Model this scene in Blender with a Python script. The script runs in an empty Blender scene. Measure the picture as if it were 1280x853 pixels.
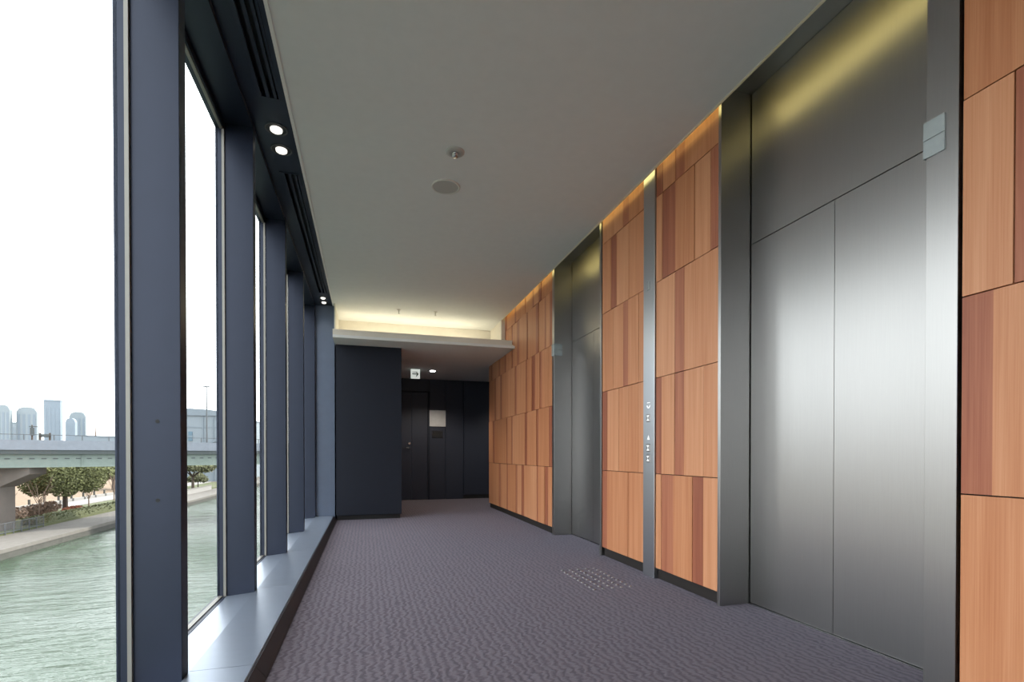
import bpy, bmesh, math, random
from mathutils import Vector, Matrix

random.seed(7)
scene = bpy.context.scene
COL = scene.collection

# ------------------------------------------------------------------ camera
cam_d = bpy.data.cameras.new('camera')
cam_d.sensor_width = 36.0
cam_d.lens = 625.0 / 1280.0 * 36.0
cam_d.shift_y = 0.1148
cam_d.clip_start = 0.02
cam_d.clip_end = 5000
cam = bpy.data.objects.new('camera', cam_d)
COL.objects.link(cam)
cam.location = (0, 0, 1.0)
cam.rotation_euler = (math.radians(90 - 0.45), 0, math.radians(-16.2356))
scene.camera = cam

# ------------------------------------------------------------------ sky, sun, exposure
world = bpy.data.worlds.new('hazy_sky')
scene.world = world
world.use_nodes = True
bg = world.node_tree.nodes['Background']
bg.inputs['Color'].default_value = (0.95, 0.98, 1.0, 1)
bg.inputs['Strength'].default_value = 4.0

sun_d = bpy.data.lights.new('sun', 'SUN')
sun_d.energy = 6.5
sun_d.angle = math.radians(4)
sun_d.color = (1.0, 0.93, 0.82)
sun = bpy.data.objects.new('sun', sun_d)
COL.objects.link(sun)
sun.location = (40, 20, 40)
sun.rotation_euler = Vector((0.85, 0.30, 0.62)).to_track_quat('Z', 'Y').to_euler()

scene.view_settings.view_transform = 'Standard'
scene.view_settings.look = 'None'
scene.view_settings.exposure = 0.12
scene.view_settings.gamma = 1.0
scene.view_settings.use_curve_mapping = False


# ------------------------------------------------------------------ materials
def lin(c):
    c = c / 255.0
    return c / 12.92 if c <= 0.04045 else ((c + 0.055) / 1.055) ** 2.4


def rgb(r, g, b):
    return (lin(r), lin(g), lin(b), 1.0)


def mul(c, k):
    return (min(1, c[0] * k), min(1, c[1] * k), min(1, c[2] * k), 1.0)


class NT:
    def __init__(self, name):
        self.m = bpy.data.materials.new(name)
        self.m.use_nodes = True
        self.t = self.m.node_tree
        self.b = self.t.nodes.get('Principled BSDF')
        self.out = self.t.nodes.get('Material Output')

    def n(self, kind, **kw):
        nd = self.t.nodes.new(kind)
        for k, v in kw.items():
            setattr(nd, k, v)
        return nd

    def l(self, a, b):
        self.t.links.new(a, b)

    def pos(self, scale=(1, 1, 1)):
        g = self.n('ShaderNodeNewGeometry')
        mp = self.n('ShaderNodeMapping')
        mp.inputs['Scale'].default_value = scale
        self.l(g.outputs['Position'], mp.inputs['Vector'])
        return mp.outputs['Vector']

    def noise(self, vec, scale=5, detail=3, rough=0.5):
        nd = self.n('ShaderNodeTexNoise')
        nd.inputs['Scale'].default_value = scale
        nd.inputs['Detail'].default_value = detail
        nd.inputs['Roughness'].default_value = rough
        self.l(vec, nd.inputs['Vector'])
        return nd.outputs['Fac']

    def ramp(self, fac, stops):
        nd = self.n('ShaderNodeValToRGB')
        el = nd.color_ramp.elements
        el[0].position, el[0].color = stops[0]
        el[1].position, el[1].color = stops[-1]
        for p, c in stops[1:-1]:
            e = el.new(p)
            e.color = c
        self.l(fac, nd.inputs['Fac'])
        return nd.outputs['Color']

    def bump(self, h, strength=0.3, dist=0.01):
        nd = self.n('ShaderNodeBump')
        nd.inputs['Strength'].default_value = strength
        nd.inputs['Distance'].default_value = dist
        self.l(h, nd.inputs['Height'])
        self.l(nd.outputs['Normal'], self.b.inputs['Normal'])

    def math(self, op, a, b=None):
        nd = self.n('ShaderNodeMath', operation=op)
        for i, x in enumerate((a, b)):
            if x is None:
                continue
            if isinstance(x, (int, float)):
                nd.inputs[i].default_value = x
            else:
                self.l(x, nd.inputs[i])
        return nd.outputs[0]


def paint(name, col, rough=0.5, metal=0.0, var=0.06, scale=(3, 3, 3), spec=0.5, nscale=4, bump=0.0):
    """plain surface with a faint procedural unevenness"""
    t = NT(name)
    f = t.noise(t.pos(scale), nscale, 4)
    c = t.ramp(f, [(0.3, mul(col, 1 - var)), (0.7, mul(col, 1 + var))])
    t.l(c, t.b.inputs['Base Color'])
    t.b.inputs['Roughness'].default_value = rough
    t.b.inputs['Metallic'].default_value = metal
    t.b.inputs['Specular IOR Level'].default_value = spec
    if bump:
        t.bump(f, bump, 0.01)
    return t.m


def emit(name, col, strength):
    t = NT(name)
    t.b.inputs['Base Color'].default_value = (0.8, 0.8, 0.8, 1)
    t.b.inputs['Emission Color'].default_value = col
    t.b.inputs['Emission Strength'].default_value = strength
    return t.m


def wood(name, stops):
    t = NT(name)
    oi = t.n('ShaderNodeObjectInfo')
    g = t.n('ShaderNodeNewGeometry')
    off = t.n('ShaderNodeCombineXYZ')
    t.l(t.math('MULTIPLY', oi.outputs['Random'], 37.0), off.inputs['X'])
    t.l(t.math('MULTIPLY', oi.outputs['Random'], 91.0), off.inputs['Z'])
    add = t.n('ShaderNodeVectorMath', operation='ADD')
    t.l(g.outputs['Position'], add.inputs[0])
    t.l(off.outputs[0], add.inputs[1])
    mp = t.n('ShaderNodeMapping')
    mp.inputs['Scale'].default_value = (1, 75, 0.9)
    t.l(add.outputs[0], mp.inputs['Vector'])
    fine = t.noise(mp.outputs['Vector'], 2.2, 5, 0.62)
    mp2 = t.n('ShaderNodeMapping')
    mp2.inputs['Scale'].default_value = (1, 11, 0.35)
    t.l(add.outputs[0], mp2.inputs['Vector'])
    broad = t.noise(mp2.outputs['Vector'], 2.0, 2, 0.5)
    s = t.math('ADD', t.math('MULTIPLY', fine, 0.5), t.math('MULTIPLY', broad, 0.5))
    s = t.math('ADD', s, t.math('MULTIPLY', t.math('SUBTRACT', oi.outputs['Random'], 0.5), 0.22))
    c = t.ramp(s, stops)
    t.l(c, t.b.inputs['Base Color'])
    t.b.inputs['Roughness'].default_value = 0.48
    t.b.inputs['Specular IOR Level'].default_value = 0.35
    t.bump(fine, 0.06, 0.002)
    return t.m


def steel(name, col, rough, brush=(60, 60, 1.0)):
    t = NT(name)
    f = t.noise(t.pos(brush), 6.0, 4, 0.6)
    r = t.n('ShaderNodeMapRange')
    r.inputs['To Min'].default_value = rough - 0.03
    r.inputs['To Max'].default_value = rough + 0.03
    t.l(f, r.inputs['Value'])
    t.l(r.outputs[0], t.b.inputs['Roughness'])
    c = t.ramp(f, [(0.3, mul(col, 0.97)), (0.7, mul(col, 1.03))])
    t.l(c, t.b.inputs['Base Color'])
    t.b.inputs['Metallic'].default_value = 1.0
    t.bump(f, 0.02, 0.001)
    return t.m


def carpet():
    t = NT('carpet')
    g = t.n('ShaderNodeNewGeometry')
    sp = t.n('ShaderNodeSeparateXYZ')
    t.l(g.outputs['Position'], sp.inputs[0])
    wob = t.noise(t.pos((10, 16, 1)), 1.0, 2, 0.55)
    wob2 = t.noise(t.pos((40, 40, 1)), 1.0, 2, 0.5)
    x = t.math('ADD', sp.outputs['X'], t.math('MULTIPLY', t.math('SUBTRACT', wob, 0.5), 0.085))
    x = t.math('ADD', x, t.math('MULTIPLY', t.math('SUBTRACT', wob2, 0.5), 0.032))
    rib = t.math('SINE', t.math('MULTIPLY', x, 2 * math.pi / 0.042))
    gaps = t.noise(t.pos((22, 12, 1)), 1.0, 2, 0.5)
    rib = t.math('ADD', t.math('MULTIPLY', rib, t.math('MULTIPLY', gaps, 0.9)), 0.5)
    pile = t.noise(t.pos((1, 1, 1)), 420, 2, 0.7)
    h = t.math('ADD', t.math('MULTIPLY', rib, 0.75), t.math('MULTIPLY', pile, 0.25))
    c = t.ramp(h, [(0.12, rgb(66, 59, 64)), (0.45, rgb(86, 78, 84)), (0.85, rgb(95, 88, 94))])
    t.l(c, t.b.inputs['Base Color'])
    t.b.inputs['Roughness'].default_value = 0.95
    t.b.inputs['Specular IOR Level'].default_value = 0.15
    t.b.inputs['Sheen Weight'].default_value = 0.25
    t.b.inputs['Sheen Tint'].default_value = rgb(190, 190, 215)
    t.bump(h, 0.55, 0.006)
    return t.m


def water():
    t = NT('river_water')
    n1 = t.noise(t.pos((0.35, 1.1, 1)), 1.6, 4, 0.6)
    n2 = t.noise(t.pos((0.05, 0.09, 1)), 1.0, 2, 0.5)
    c = t.ramp(n2, [(0.38, rgb(48, 66, 50)), (0.62, rgb(84, 94, 88))])
    t.l(c, t.b.inputs['Base Color'])
    t.b.inputs['Roughness'].default_value = 0.05
    t.b.inputs['IOR'].default_value = 1.36
    n3 = t.noise(t.pos((0.10, 0.30, 1)), 1.0, 3, 0.6)
    t.bump(t.math('ADD', n1, t.math('MULTIPLY', n3, 1.6)), 0.7, 0.25)
    return t.m


def glass():
    t = NT('window_glass')
    t.t.nodes.remove(t.b)
    tr = t.n('ShaderNodeBsdfTransparent')
    tr.inputs['Color'].default_value = (0.975, 0.988, 0.985, 1)
    gl = t.n('ShaderNodeBsdfGlossy')
    gl.inputs['Roughness'].default_value = 0.01
    fr = t.n('ShaderNodeLayerWeight')
    fr.inputs['Blend'].default_value = 0.5
    f5 = t.math('POWER', fr.outputs['Facing'], 5.0)
    mx = t.n('ShaderNodeMixShader')
    t.l(t.math('ADD', t.math('MULTIPLY', f5, 0.30), 0.012), mx.inputs[0])
    t.l(tr.outputs[0], mx.inputs[1])
    t.l(gl.outputs[0], mx.inputs[2])
    t.l(mx.outputs[0], t.out.inputs['Surface'])
    return t.m


M = {}
M['carpet'] = carpet()
M['ceiling'] = paint('ceiling_paint', rgb(228, 230, 228), 0.9, var=0.015, spec=0.2)
M['cream'] = paint('cream_paint', rgb(226, 221, 208), 0.85, var=0.02, spec=0.2)
M['trim_white'] = paint('trim_white', rgb(238, 237, 233), 0.6, var=0.02)
M['blue_metal'] = paint('blue_grey_aluminium', rgb(37, 44, 61), 0.38, 0.45, var=0.03)
M['column_metal'] = paint('column_blue_metal', rgb(96, 107, 126), 0.42, 0.4, var=0.03)
M['sill_metal'] = paint('sill_aluminium', rgb(150, 160, 176), 0.33, 0.6, var=0.03)
M['dark_metal'] = paint('dark_blue_metal', rgb(43, 50, 66), 0.45, 0.3, var=0.04)
M['sill_shade'] = paint('sill_shade_grey', rgb(50, 48, 54), 0.6, var=0.05)  # dark grey stands in for shade along the sill foot
M['slot_black'] = paint('slot_black', rgb(16, 17, 20), 0.6, var=0.1)
M['gasket'] = paint('silver_gasket', rgb(138, 136, 130), 0.45, 0.3, var=0.03)
M['navy_wall'] = paint('navy_wall', rgb(24, 29, 41), 0.6, var=0.05, nscale=9, spec=0.3)
M['navy_panel'] = paint('navy_panel', rgb(34, 39, 54), 0.5, var=0.05, nscale=9)
M['black'] = paint('black_base', rgb(18, 18, 20), 0.55, var=0.1)
M['core'] = paint('panel_backing', rgb(24, 17, 15), 0.8, var=0.1)
M['wood_light'] = wood('wood_light', [(0.25, rgb(168, 105, 68)), (0.5, rgb(188, 128, 90)), (0.75, rgb(204, 148, 111))])
M['wood_dark'] = wood('wood_dark', [(0.25, rgb(126, 68, 50)), (0.5, rgb(154, 92, 67)), (0.75, rgb(178, 116, 86))])
M['steel'] = steel('brushed_steel', rgb(160, 159, 158), 0.33)
M['steel_bright'] = steel('bright_steel', rgb(184, 188, 193), 0.32)
t_ = NT('acrylic_lip')
tl_ = t_.n('ShaderNodeBsdfTranslucent')
t_.l(t_.ramp(t_.noise(t_.pos(), 8, 2), [(0.3, rgb(240, 238, 230)), (0.7, rgb(246, 244, 238))]), tl_.inputs['Color'])
t_.b.inputs['Base Color'].default_value = rgb(236, 235, 230)
mx_ = t_.n('ShaderNodeMixShader')
mx_.inputs[0].default_value = 0.5
t_.l(t_.b.outputs[0], mx_.inputs[1])
t_.l(tl_.outputs[0], mx_.inputs[2])
t_.l(mx_.outputs[0], t_.out.inputs['Surface'])
M['acrylic'] = t_.m
M['led'] = emit('warm_led', (1.0, 0.85, 0.34, 1), 2.6)
M['led_cove'] = emit('warm_led_cove', (1.0, 0.90, 0.68, 1), 10.0)
M['lamp'] = emit('lamp_face', (1.0, 0.95, 0.86, 1), 1.3)
M['lamp_far'] = emit('lamp_face_far', (1.0, 0.97, 0.92, 1), 14.0)
M['sign_face'] = emit('sign_face', (0.86, 0.95, 0.88, 1), 0.55)
M['sign_green'] = paint('sign_green', rgb(16, 92, 58), 0.5)
M['grille'] = paint('speaker_grille', rgb(186, 185, 180), 0.7, nscale=300, var=0.2)
M['white_plastic'] = paint('white_plastic', rgb(214, 213, 206), 0.5)
t_ = NT('frosted_acrylic')
t_.l(t_.ramp(t_.noise(t_.pos(), 30, 2), [(0.3, rgb(176, 186, 188)), (0.7, rgb(186, 195, 197))]), t_.b.inputs['Base Color'])
t_.b.inputs['Roughness'].default_value = 0.25
t_.b.inputs['Alpha'].default_value = 0.6
M['frosted'] = t_.m
M['mark_white'] = emit('button_light', (0.95, 0.97, 1.0, 1), 0.45)
M['plate_grey'] = paint('plate_grey', rgb(190, 190, 192), 0.5)
M['plate_dark'] = paint('plate_dark', rgb(26, 27, 32), 0.4)
M['chrome'] = steel('handle_steel', rgb(190, 190, 190), 0.25)
M['stud'] = steel('stud_steel', rgb(150, 150, 152), 0.4)
M['glass'] = glass()
M['water'] = water()
M['concrete'] = paint('concrete', rgb(104, 101, 97), 0.9, var=0.12, nscale=1.2)
M['quay'] = paint('quay_stone', rgb(66, 65, 61), 0.9, var=0.2, nscale=1.0)
M['promenade'] = paint('promenade_paving', rgb(98, 94, 90), 0.9, var=0.1, nscale=0.6)
M['path'] = paint('pale_path', rgb(128, 126, 124), 0.9, var=0.08)
M['tan'] = paint('dry_grass', rgb(116, 98, 80), 0.95, var=0.22, nscale=0.8, bump=0.6)
M['lawn'] = paint('lawn', rgb(76, 80, 52), 0.95, var=0.25, nscale=2)
M['hedge'] = paint('hedge_leaves', rgb(74, 78, 52), 0.9, var=0.35, nscale=6)
M['leaf'] = paint('tree_leaves', rgb(84, 88, 52), 0.8, var=0.5, nscale=1.1)
M['leaf2'] = paint('olive_leaves', rgb(86, 88, 62), 0.8, var=0.4, nscale=1.1)
M['orange_leaf'] = paint('rust_leaves', rgb(120, 72, 52), 0.85, var=0.3)
M['bark'] = paint('bark', rgb(70, 60, 52), 0.9, var=0.2, nscale=5)
M['twig'] = paint('bare_twigs', rgb(104, 88, 78), 0.9, var=0.2)
M['girder'] = paint('green_girder', rgb(106, 117, 112), 0.6, var=0.07, nscale=0.8)
M['parapet'] = paint('parapet_panel', rgb(106, 112, 122), 0.7, var=0.07, nscale=0.8)
M['bridge_dark'] = paint('bridge_dark_steel', rgb(62, 68, 70), 0.7)  # dark grey for deck, splice dashes and fittings
M['pier'] = paint('pier_concrete', rgb(92, 86, 82), 0.9, var=0.08, nscale=0.5)
M['rail'] = paint('railing_steel', rgb(72, 76, 80), 0.6)
M['tower_a'] = paint('tower_haze_blue', rgb(112, 124, 135), 0.5, var=0.03, nscale=0.02)  # distance haze is mixed into both tower base colours
M['tower_b'] = paint('tower_haze_pale', rgb(124, 134, 140), 0.5, var=0.03, nscale=0.02)
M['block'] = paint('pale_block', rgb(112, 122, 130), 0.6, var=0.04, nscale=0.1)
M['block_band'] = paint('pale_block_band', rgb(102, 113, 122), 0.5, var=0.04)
M['win_dark'] = paint('far_window', rgb(70, 96, 112), 0.2)


# ------------------------------------------------------------------ mesh helpers
def bx(bm, x0, x1, y0, y1, z0, z1):
    v = [bm.verts.new(p) for p in ((x0, y0, z0), (x1, y0, z0), (x1, y1, z0), (x0, y1, z0),
                                   (x0, y0, z1), (x1, y0, z1), (x1, y1, z1), (x0, y1, z1))]
    for f in ((3, 2, 1, 0), (4, 5, 6, 7), (0, 1, 5, 4), (1, 2, 6, 5), (2, 3, 7, 6), (3, 0, 4, 7)):
        bm.faces.new([v[i] for i in f])


def prism(bm, pts, axis, a0, a1):
    """extrude a 2D outline: axis 'y' -> pts are (x, z); 'x' -> (y, z); 'z' -> (x, y)"""
    def at(p, a):
        return {'y': (p[0], a, p[1]), 'x': (a, p[0], p[1]), 'z': (p[0], p[1], a)}[axis]
    A = [bm.verts.new(at(p, a0)) for p in pts]
    B = [bm.verts.new(at(p, a1)) for p in pts]
    n = len(pts)
    bm.faces.new(A)
    bm.faces.new(B[::-1])
    for i in range(n):
        bm.faces.new((A[i], B[i], B[(i + 1) % n], A[(i + 1) % n]))
    bmesh.ops.recalc_face_normals(bm, faces=bm.faces)


def tube(bm, p, q, r0, r1=None, n=6):
    r1 = r0 if r1 is None else r1
    p, q = Vector(p), Vector(q)
    d = q - p
    m = d.to_track_quat('Z', 'Y').to_matrix()
    A, B = [], []
    for i in range(n):
        a = 2 * math.pi * i / n
        o = m @ Vector((math.cos(a), math.sin(a), 0))
        A.append(bm.verts.new(p + o * r0))
        B.append(bm.verts.new(q + o * r1))
    bm.faces.new(A[::-1])
    bm.faces.new(B)
    for i in range(n):
        bm.faces.new((A[i], A[(i + 1) % n], B[(i + 1) % n], B[i]))


def lathe(bm, c, prof, n=32):
    """revolve (r, z) profile about the vertical through c"""
    rings = []
    for r, z in prof:
        if r < 1e-6:
            rings.append([bm.verts.new((c[0], c[1], c[2] + z))])
        else:
            rings.append([bm.verts.new((c[0] + r * math.cos(2 * math.pi * i / n), c[1] + r * math.sin(2 * math.pi * i / n), c[2] + z)) for i in range(n)])
    for a, b in zip(rings, rings[1:]):
        for i in range(n):
            j = (i + 1) % n
            if len(a) == 1 and len(b) == 1:
                continue
            if len(a) == 1:
                bm.faces.new((a[0], b[i], b[j]))
            elif len(b) == 1:
                bm.faces.new((a[i], a[j], b[0]))
            else:
                bm.faces.new((a[i], a[j], b[j], b[i]))
    bmesh.ops.recalc_face_normals(bm, faces=bm.faces)


def obj(name, bm, mat, parent=None, bevel=0.0, smooth=False):
    if bevel:
        bmesh.ops.bevel(bm, geom=bm.edges[:], offset=bevel, segments=1, affect='EDGES', profile=0.7)
    me = bpy.data.meshes.new(name)
    bm.to_mesh(me)
    bm.free()
    me.materials.append(M[mat])
    if smooth:
        for p in me.polygons:
            p.use_smooth = True
    o = bpy.data.objects.new(name, me)
    COL.objects.link(o)
    if parent:
        o.parent = parent
        o.matrix_parent_inverse = Matrix.Translation(parent.location).inverted()
    return o


def box(name, dims, mat, parent=None, bevel=0.0):
    bm = bmesh.new()
    bx(bm, *dims)
    return obj(name, bm, mat, parent, bevel)


def thing(name, label, cat, loc=(0, 0, 0), group=None, kind=None):
    o = bpy.data.objects.new(name, None)
    COL.objects.link(o)
    o.empty_display_size = 0.1
    o.location = loc
    return tag(o, label, cat, group, kind)


def tag(o, label, cat, group=None, kind=None):
    o['label'] = label
    o['category'] = cat
    if group:
        o['group'] = group
    if kind:
        o['kind'] = kind
    return o


def part_label(o, s):
    o['label'] = s
    return o


CEIL = 3.25      # main ceiling
TOP = 3.41       # top of the wall slot
LOW = 2.67       # lowered ceiling at the far end
WX = 2.236       # face of the wood wall
BEHIND = -3.9    # end of the corridor behind the camera
FAR = 11.17      # face of the far wall

# ------------------------------------------------------------------ floor, ceilings
tag(box('floor', (-0.56, 4.3, BEHIND - 0.2, FAR + 0.2, -0.25, 0.0), 'carpet'),
    'purple-grey carpet with wavy ribs along the whole corridor', 'floor', kind='structure')

c = thing('ceiling', 'smooth pale grey painted ceiling above the carpet', 'ceiling', (1, 2, CEIL), kind='structure')
box('ceiling_board', (-0.465, 2.17, BEHIND - 0.2, 8.86, CEIL, CEIL + 0.02), 'ceiling', c)
box('slot_lip', (2.17, 2.186, BEHIND - 0.2, 8.12, CEIL - 0.004, CEIL + 0.03), 'acrylic', c)
box('edge_trim', (-0.485, -0.465, BEHIND - 0.2, 8.03, CEIL - 0.006, CEIL + 0.03), 'trim_white', c)
box('slot_light_blocker', (2.02, 2.04, BEHIND - 0.2, 8.12, CEIL + 0.02, TOP), 'cream', c)  # unseen board added to keep the strip light out of the ceiling void
box('slot_lid', (2.02, 2.75, BEHIND - 0.2, 8.2, TOP, TOP + 0.05), 'cream', c)
box('roof_slab', (-0.98, 4.4, BEHIND - 0.3, FAR + 0.5, TOP + 0.06, TOP + 0.4), 'concrete', c)
sl = box('slot_light', (2.065, 2.125, BEHIND, 8.05, TOP - 0.03, TOP - 0.012), 'led', c)
part_label(sl, 'warm light strip hidden in the slot above the wood wall')

# dark band of ceiling along the windows, with openings for the slot diffusers
SLOTS = ((0.40, 3.47), (4.35, 7.42), (-3.55, -0.48))
bm = bmesh.new()
bx(bm, -0.74, -0.654, BEHIND, 8.03, CEIL, CEIL + 0.05)
bx(bm, -0.52, -0.485, BEHIND, 8.03, CEIL, CEIL + 0.05)
edges = [BEHIND] + [e for s in sorted(SLOTS) for e in s] + [8.03]
for a, b in zip(edges[0::2], edges[1::2]):
    bx(bm, -0.654, -0.52, a, b, CEIL, CEIL + 0.05)
dk = thing('trim_1', 'dark blue metal ceiling band running along the tops of the windows', 'ceiling band', (-0.6, 2, CEIL), kind='structure')
obj('band_panel', bm, 'dark_metal', dk)
box('band_backing', (-1.0, -0.48, BEHIND, 8.1, CEIL + 0.12, CEIL + 0.2), 'black', dk)

# lowered ceiling at the far end with its light cove
lc = thing('ceiling_lowered', 'lowered ceiling slab with a glowing cove before the dark end walls', 'ceiling', (1, 8, LOW), kind='structure')
box('soffit_slab', (-0.457, 4.3, 7.55, FAR + 0.1, LOW, LOW + 0.04), 'ceiling', lc)
box('cove_lip', (-0.457, 2.2, 7.55, 7.575, LOW + 0.04, LOW + 0.12), 'cream', lc)
box('cove_back', (-0.457, 2.5, 8.85, 8.95, LOW + 0.04, TOP), 'cream', lc)
bm = bmesh.new()
prism(bm, [(7.56, LOW + 0.04), (8.10, 2.93), (8.10, TOP - 0.01), (8.86, TOP - 0.01), (8.86, LOW + 0.04)], 'x', 2.17, 2.30)
obj('cove_end', bm, 'cream', lc)
box('cove_end', (-0.457, -0.44, 7.90, 8.85, LOW + 0.04, CEIL), 'cream', lc)
cl = box('cove_light', (-0.40, 1.95, 8.50, 8.56, 2.84, 2.87), 'led_cove', lc)
part_label(cl, 'warm light strip lying hidden in the cove')
box('light_shelf', (-0.42, 2.0, 8.42, 8.64, 2.71, 2.838), 'cream', lc)

# ------------------------------------------------------------------ window wall
MUL = [2.355 + 1.4 * k for k in range(-4, 5)]     # near face of each mullion
SILL = 0.07
wl = thing('wall_left', 'window wall of deep blue-grey mullions over a low metal sill', 'wall', (-0.7, 2, 0), kind='structure')
bmM = bmesh.new()
bx(bmM, -0.904, -0.732, 0, 0.075, 0.03, CEIL + 0.02)
mul_o = obj('mullion', bmM, 'blue_metal', wl, bevel=0.002)
mul_o.location = (0, MUL[0], 0)
for z in (0.813, 1.135):
    bm = bmesh.new()
    tube(bm, (-0.815, MUL[4] - 0.0012, z), (-0.815, MUL[4] + 0.004, z), 0.008, n=12)
    obj('screw_cap', bm, 'slot_black', wl)
for y in MUL[1:]:
    o = mul_o.copy()
    COL.objects.link(o)
    o.location = (0, y, 0)
prof = [(-0.48, 0.0), (-0.48, SILL - 0.004), (-0.484, SILL), (-0.730, SILL), (-0.734, SILL - 0.008), (-0.91, 0.047), (-0.91, -0.2), (-0.56, -0.2), (-0.56, 0.0)]
joints = [BEHIND] + [y + 0.082 for y in MUL[1:-1]] + [8.03]
for i, (a, b) in enumerate(zip(joints, joints[1:])):
    bm = bmesh.new()
    prism(bm, prof, 'y', a + 0.0015, b - 0.0015)
    obj('sill_panel', bm, 'sill_metal', wl)
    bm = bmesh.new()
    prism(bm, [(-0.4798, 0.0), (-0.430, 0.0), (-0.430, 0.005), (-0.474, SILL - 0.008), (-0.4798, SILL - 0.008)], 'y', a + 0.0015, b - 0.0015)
    obj('sill_shade_strip', bm, 'sill_shade', wl)  # sloped sill front; the shade there is put into its dark colour
for i, (a, b) in enumerate(zip([BEHIND] + [y + 0.075 for y in MUL], MUL + [8.03])):
    if b - a > 0.05:
        box('head_panel', (-0.91, -0.735, a, b, 3.215, 3.30), 'blue_metal', wl)
box('spandrel', (-1.02, -0.90, BEHIND - 0.2, 8.1, -4.0, 0.0), 'dark_metal', wl)
box('parapet_band', (-0.985, -0.90, BEHIND - 0.2, 8.1, 3.27, 4.0), 'dark_metal', wl)
tag(box('wall_end', (-1.02, -0.457, 8.03, FAR + 0.4, -4.0, TOP + 0.06), 'column_metal', bevel=0.003),
    'broad blue-grey metal column closing the window row', 'column', kind='structure')
tag(box('wall_behind', (-1.02, 4.3, BEHIND - 0.3, BEHIND, -0.2, TOP + 0.06), 'ceiling'),
    'plain pale wall closing the corridor behind the viewer', 'wall', kind='structure')

bays = list(zip(MUL, MUL[1:]))
WLAB = ['window pane behind the viewer', 'window pane behind the viewer', 'window pane behind the viewer', 'tall window pane looking down on open river and bridge pier',
        'tall window pane looking onto the pale warehouse beyond the bridge', 'narrow-looking window pane two bays before the dark column',
        'narrow-looking window pane in the bay before the last mullion', 'window pane in the last bay beside the broad column']
for i, (a, b) in enumerate(bays):
    w = thing('window_%d' % (i + 1), 'tall glazed window with dark frame, ' + WLAB[i], 'window', (-0.95, (a + b) / 2, 0.05), kind='structure')
    y0, y1 = a + 0.075, b
    box('bottom_rail', (-0.958, -0.904, y0, y1, -0.02, 0.050), 'dark_metal', w)
    box('bottom_gasket', (-0.950, -0.925, y0, y1, 0.050, 0.056), 'gasket', w)
    box('top_rail', (-0.958, -0.904, y0, y1, 3.17, 3.26), 'blue_metal', w)
    box('top_gasket', (-0.93, -0.912, y0, y1, 3.163, 3.17), 'gasket', w)
    box('stile', (-0.957, -0.919, b - 0.012, b + 0.087, -0.02, 3.26), 'blue_metal', w)
    box('stile_gasket', (-0.919, -0.904, b - 0.014, b, 0.048, 3.20), 'gasket', w)
    box('glass_pane', (-0.952, -0.942, y0 + 0.012, y1 - 0.012, -0.01, 3.25), 'glass', w)

# ------------------------------------------------------------------ right wall: wood panels
wr = thing('wall_right', 'wall of salmon and reddish-brown wood veneer panels in staggered rows', 'wall', (WX, 3, 0), kind='structure')
for a, b in ((BEHIND, 1.385), (2.80, 3.544), (3.717, 4.49), (5.885, 9.25)):
    box('panel_backing', (WX + 0.026, 2.72, a, b, 0.0, TOP), 'core', wr)
ROWZ = [0.085, 0.845, 1.615, 2.38, 3.06, TOP - 0.005]
A = {1: [(3.543, 'L'), (3.463, 'D'), (3.301, 'l'), (3.069, 'D'), (2.952, 'l'), (2.80, '')],
     2: [(3.543, 'D'), (3.461, 'l'), (3.288, 'D'), (3.175, 'l'), (2.95, 'L'), (2.80, '')],
     3: [(3.543, 'L'), (3.288, 'D'), (3.171, 'l'), (2.80, '')],
     4: [(3.543, 'L'), (3.457, 'D'), (3.283, 'l'), (3.055, 'L'), (2.883, 'D'), (2.80, '')],
     5: [(3.543, 'D'), (3.45, 'L'), (3.287, 'D'), (3.168, 'l'), (2.80, '')]}
B = {1: [(4.495, 'D'), (4.385, 'l'), (3.985, 'L'), (3.718, '')],
     2: [(4.495, 'D'), (4.385, 'l'), (4.157, 'L'), (3.985, 'l'), (3.813, 'L'), (3.718, '')],
     3: [(4.495, 'L'), (4.265, 'L'), (4.08, 'd'), (3.989, 'l'), (3.808, 'L'), (3.718, '')],
     4: [(4.495, 'L'), (4.314, 'D'), (4.208, 'l'), (3.982, 'L'), (3.718, '')],
     5: [(4.495, 'L'), (4.266, 'L'), (4.086, 'd'), (3.985, 'l'), (3.804, 'L'), (3.718, '')]}
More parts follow.
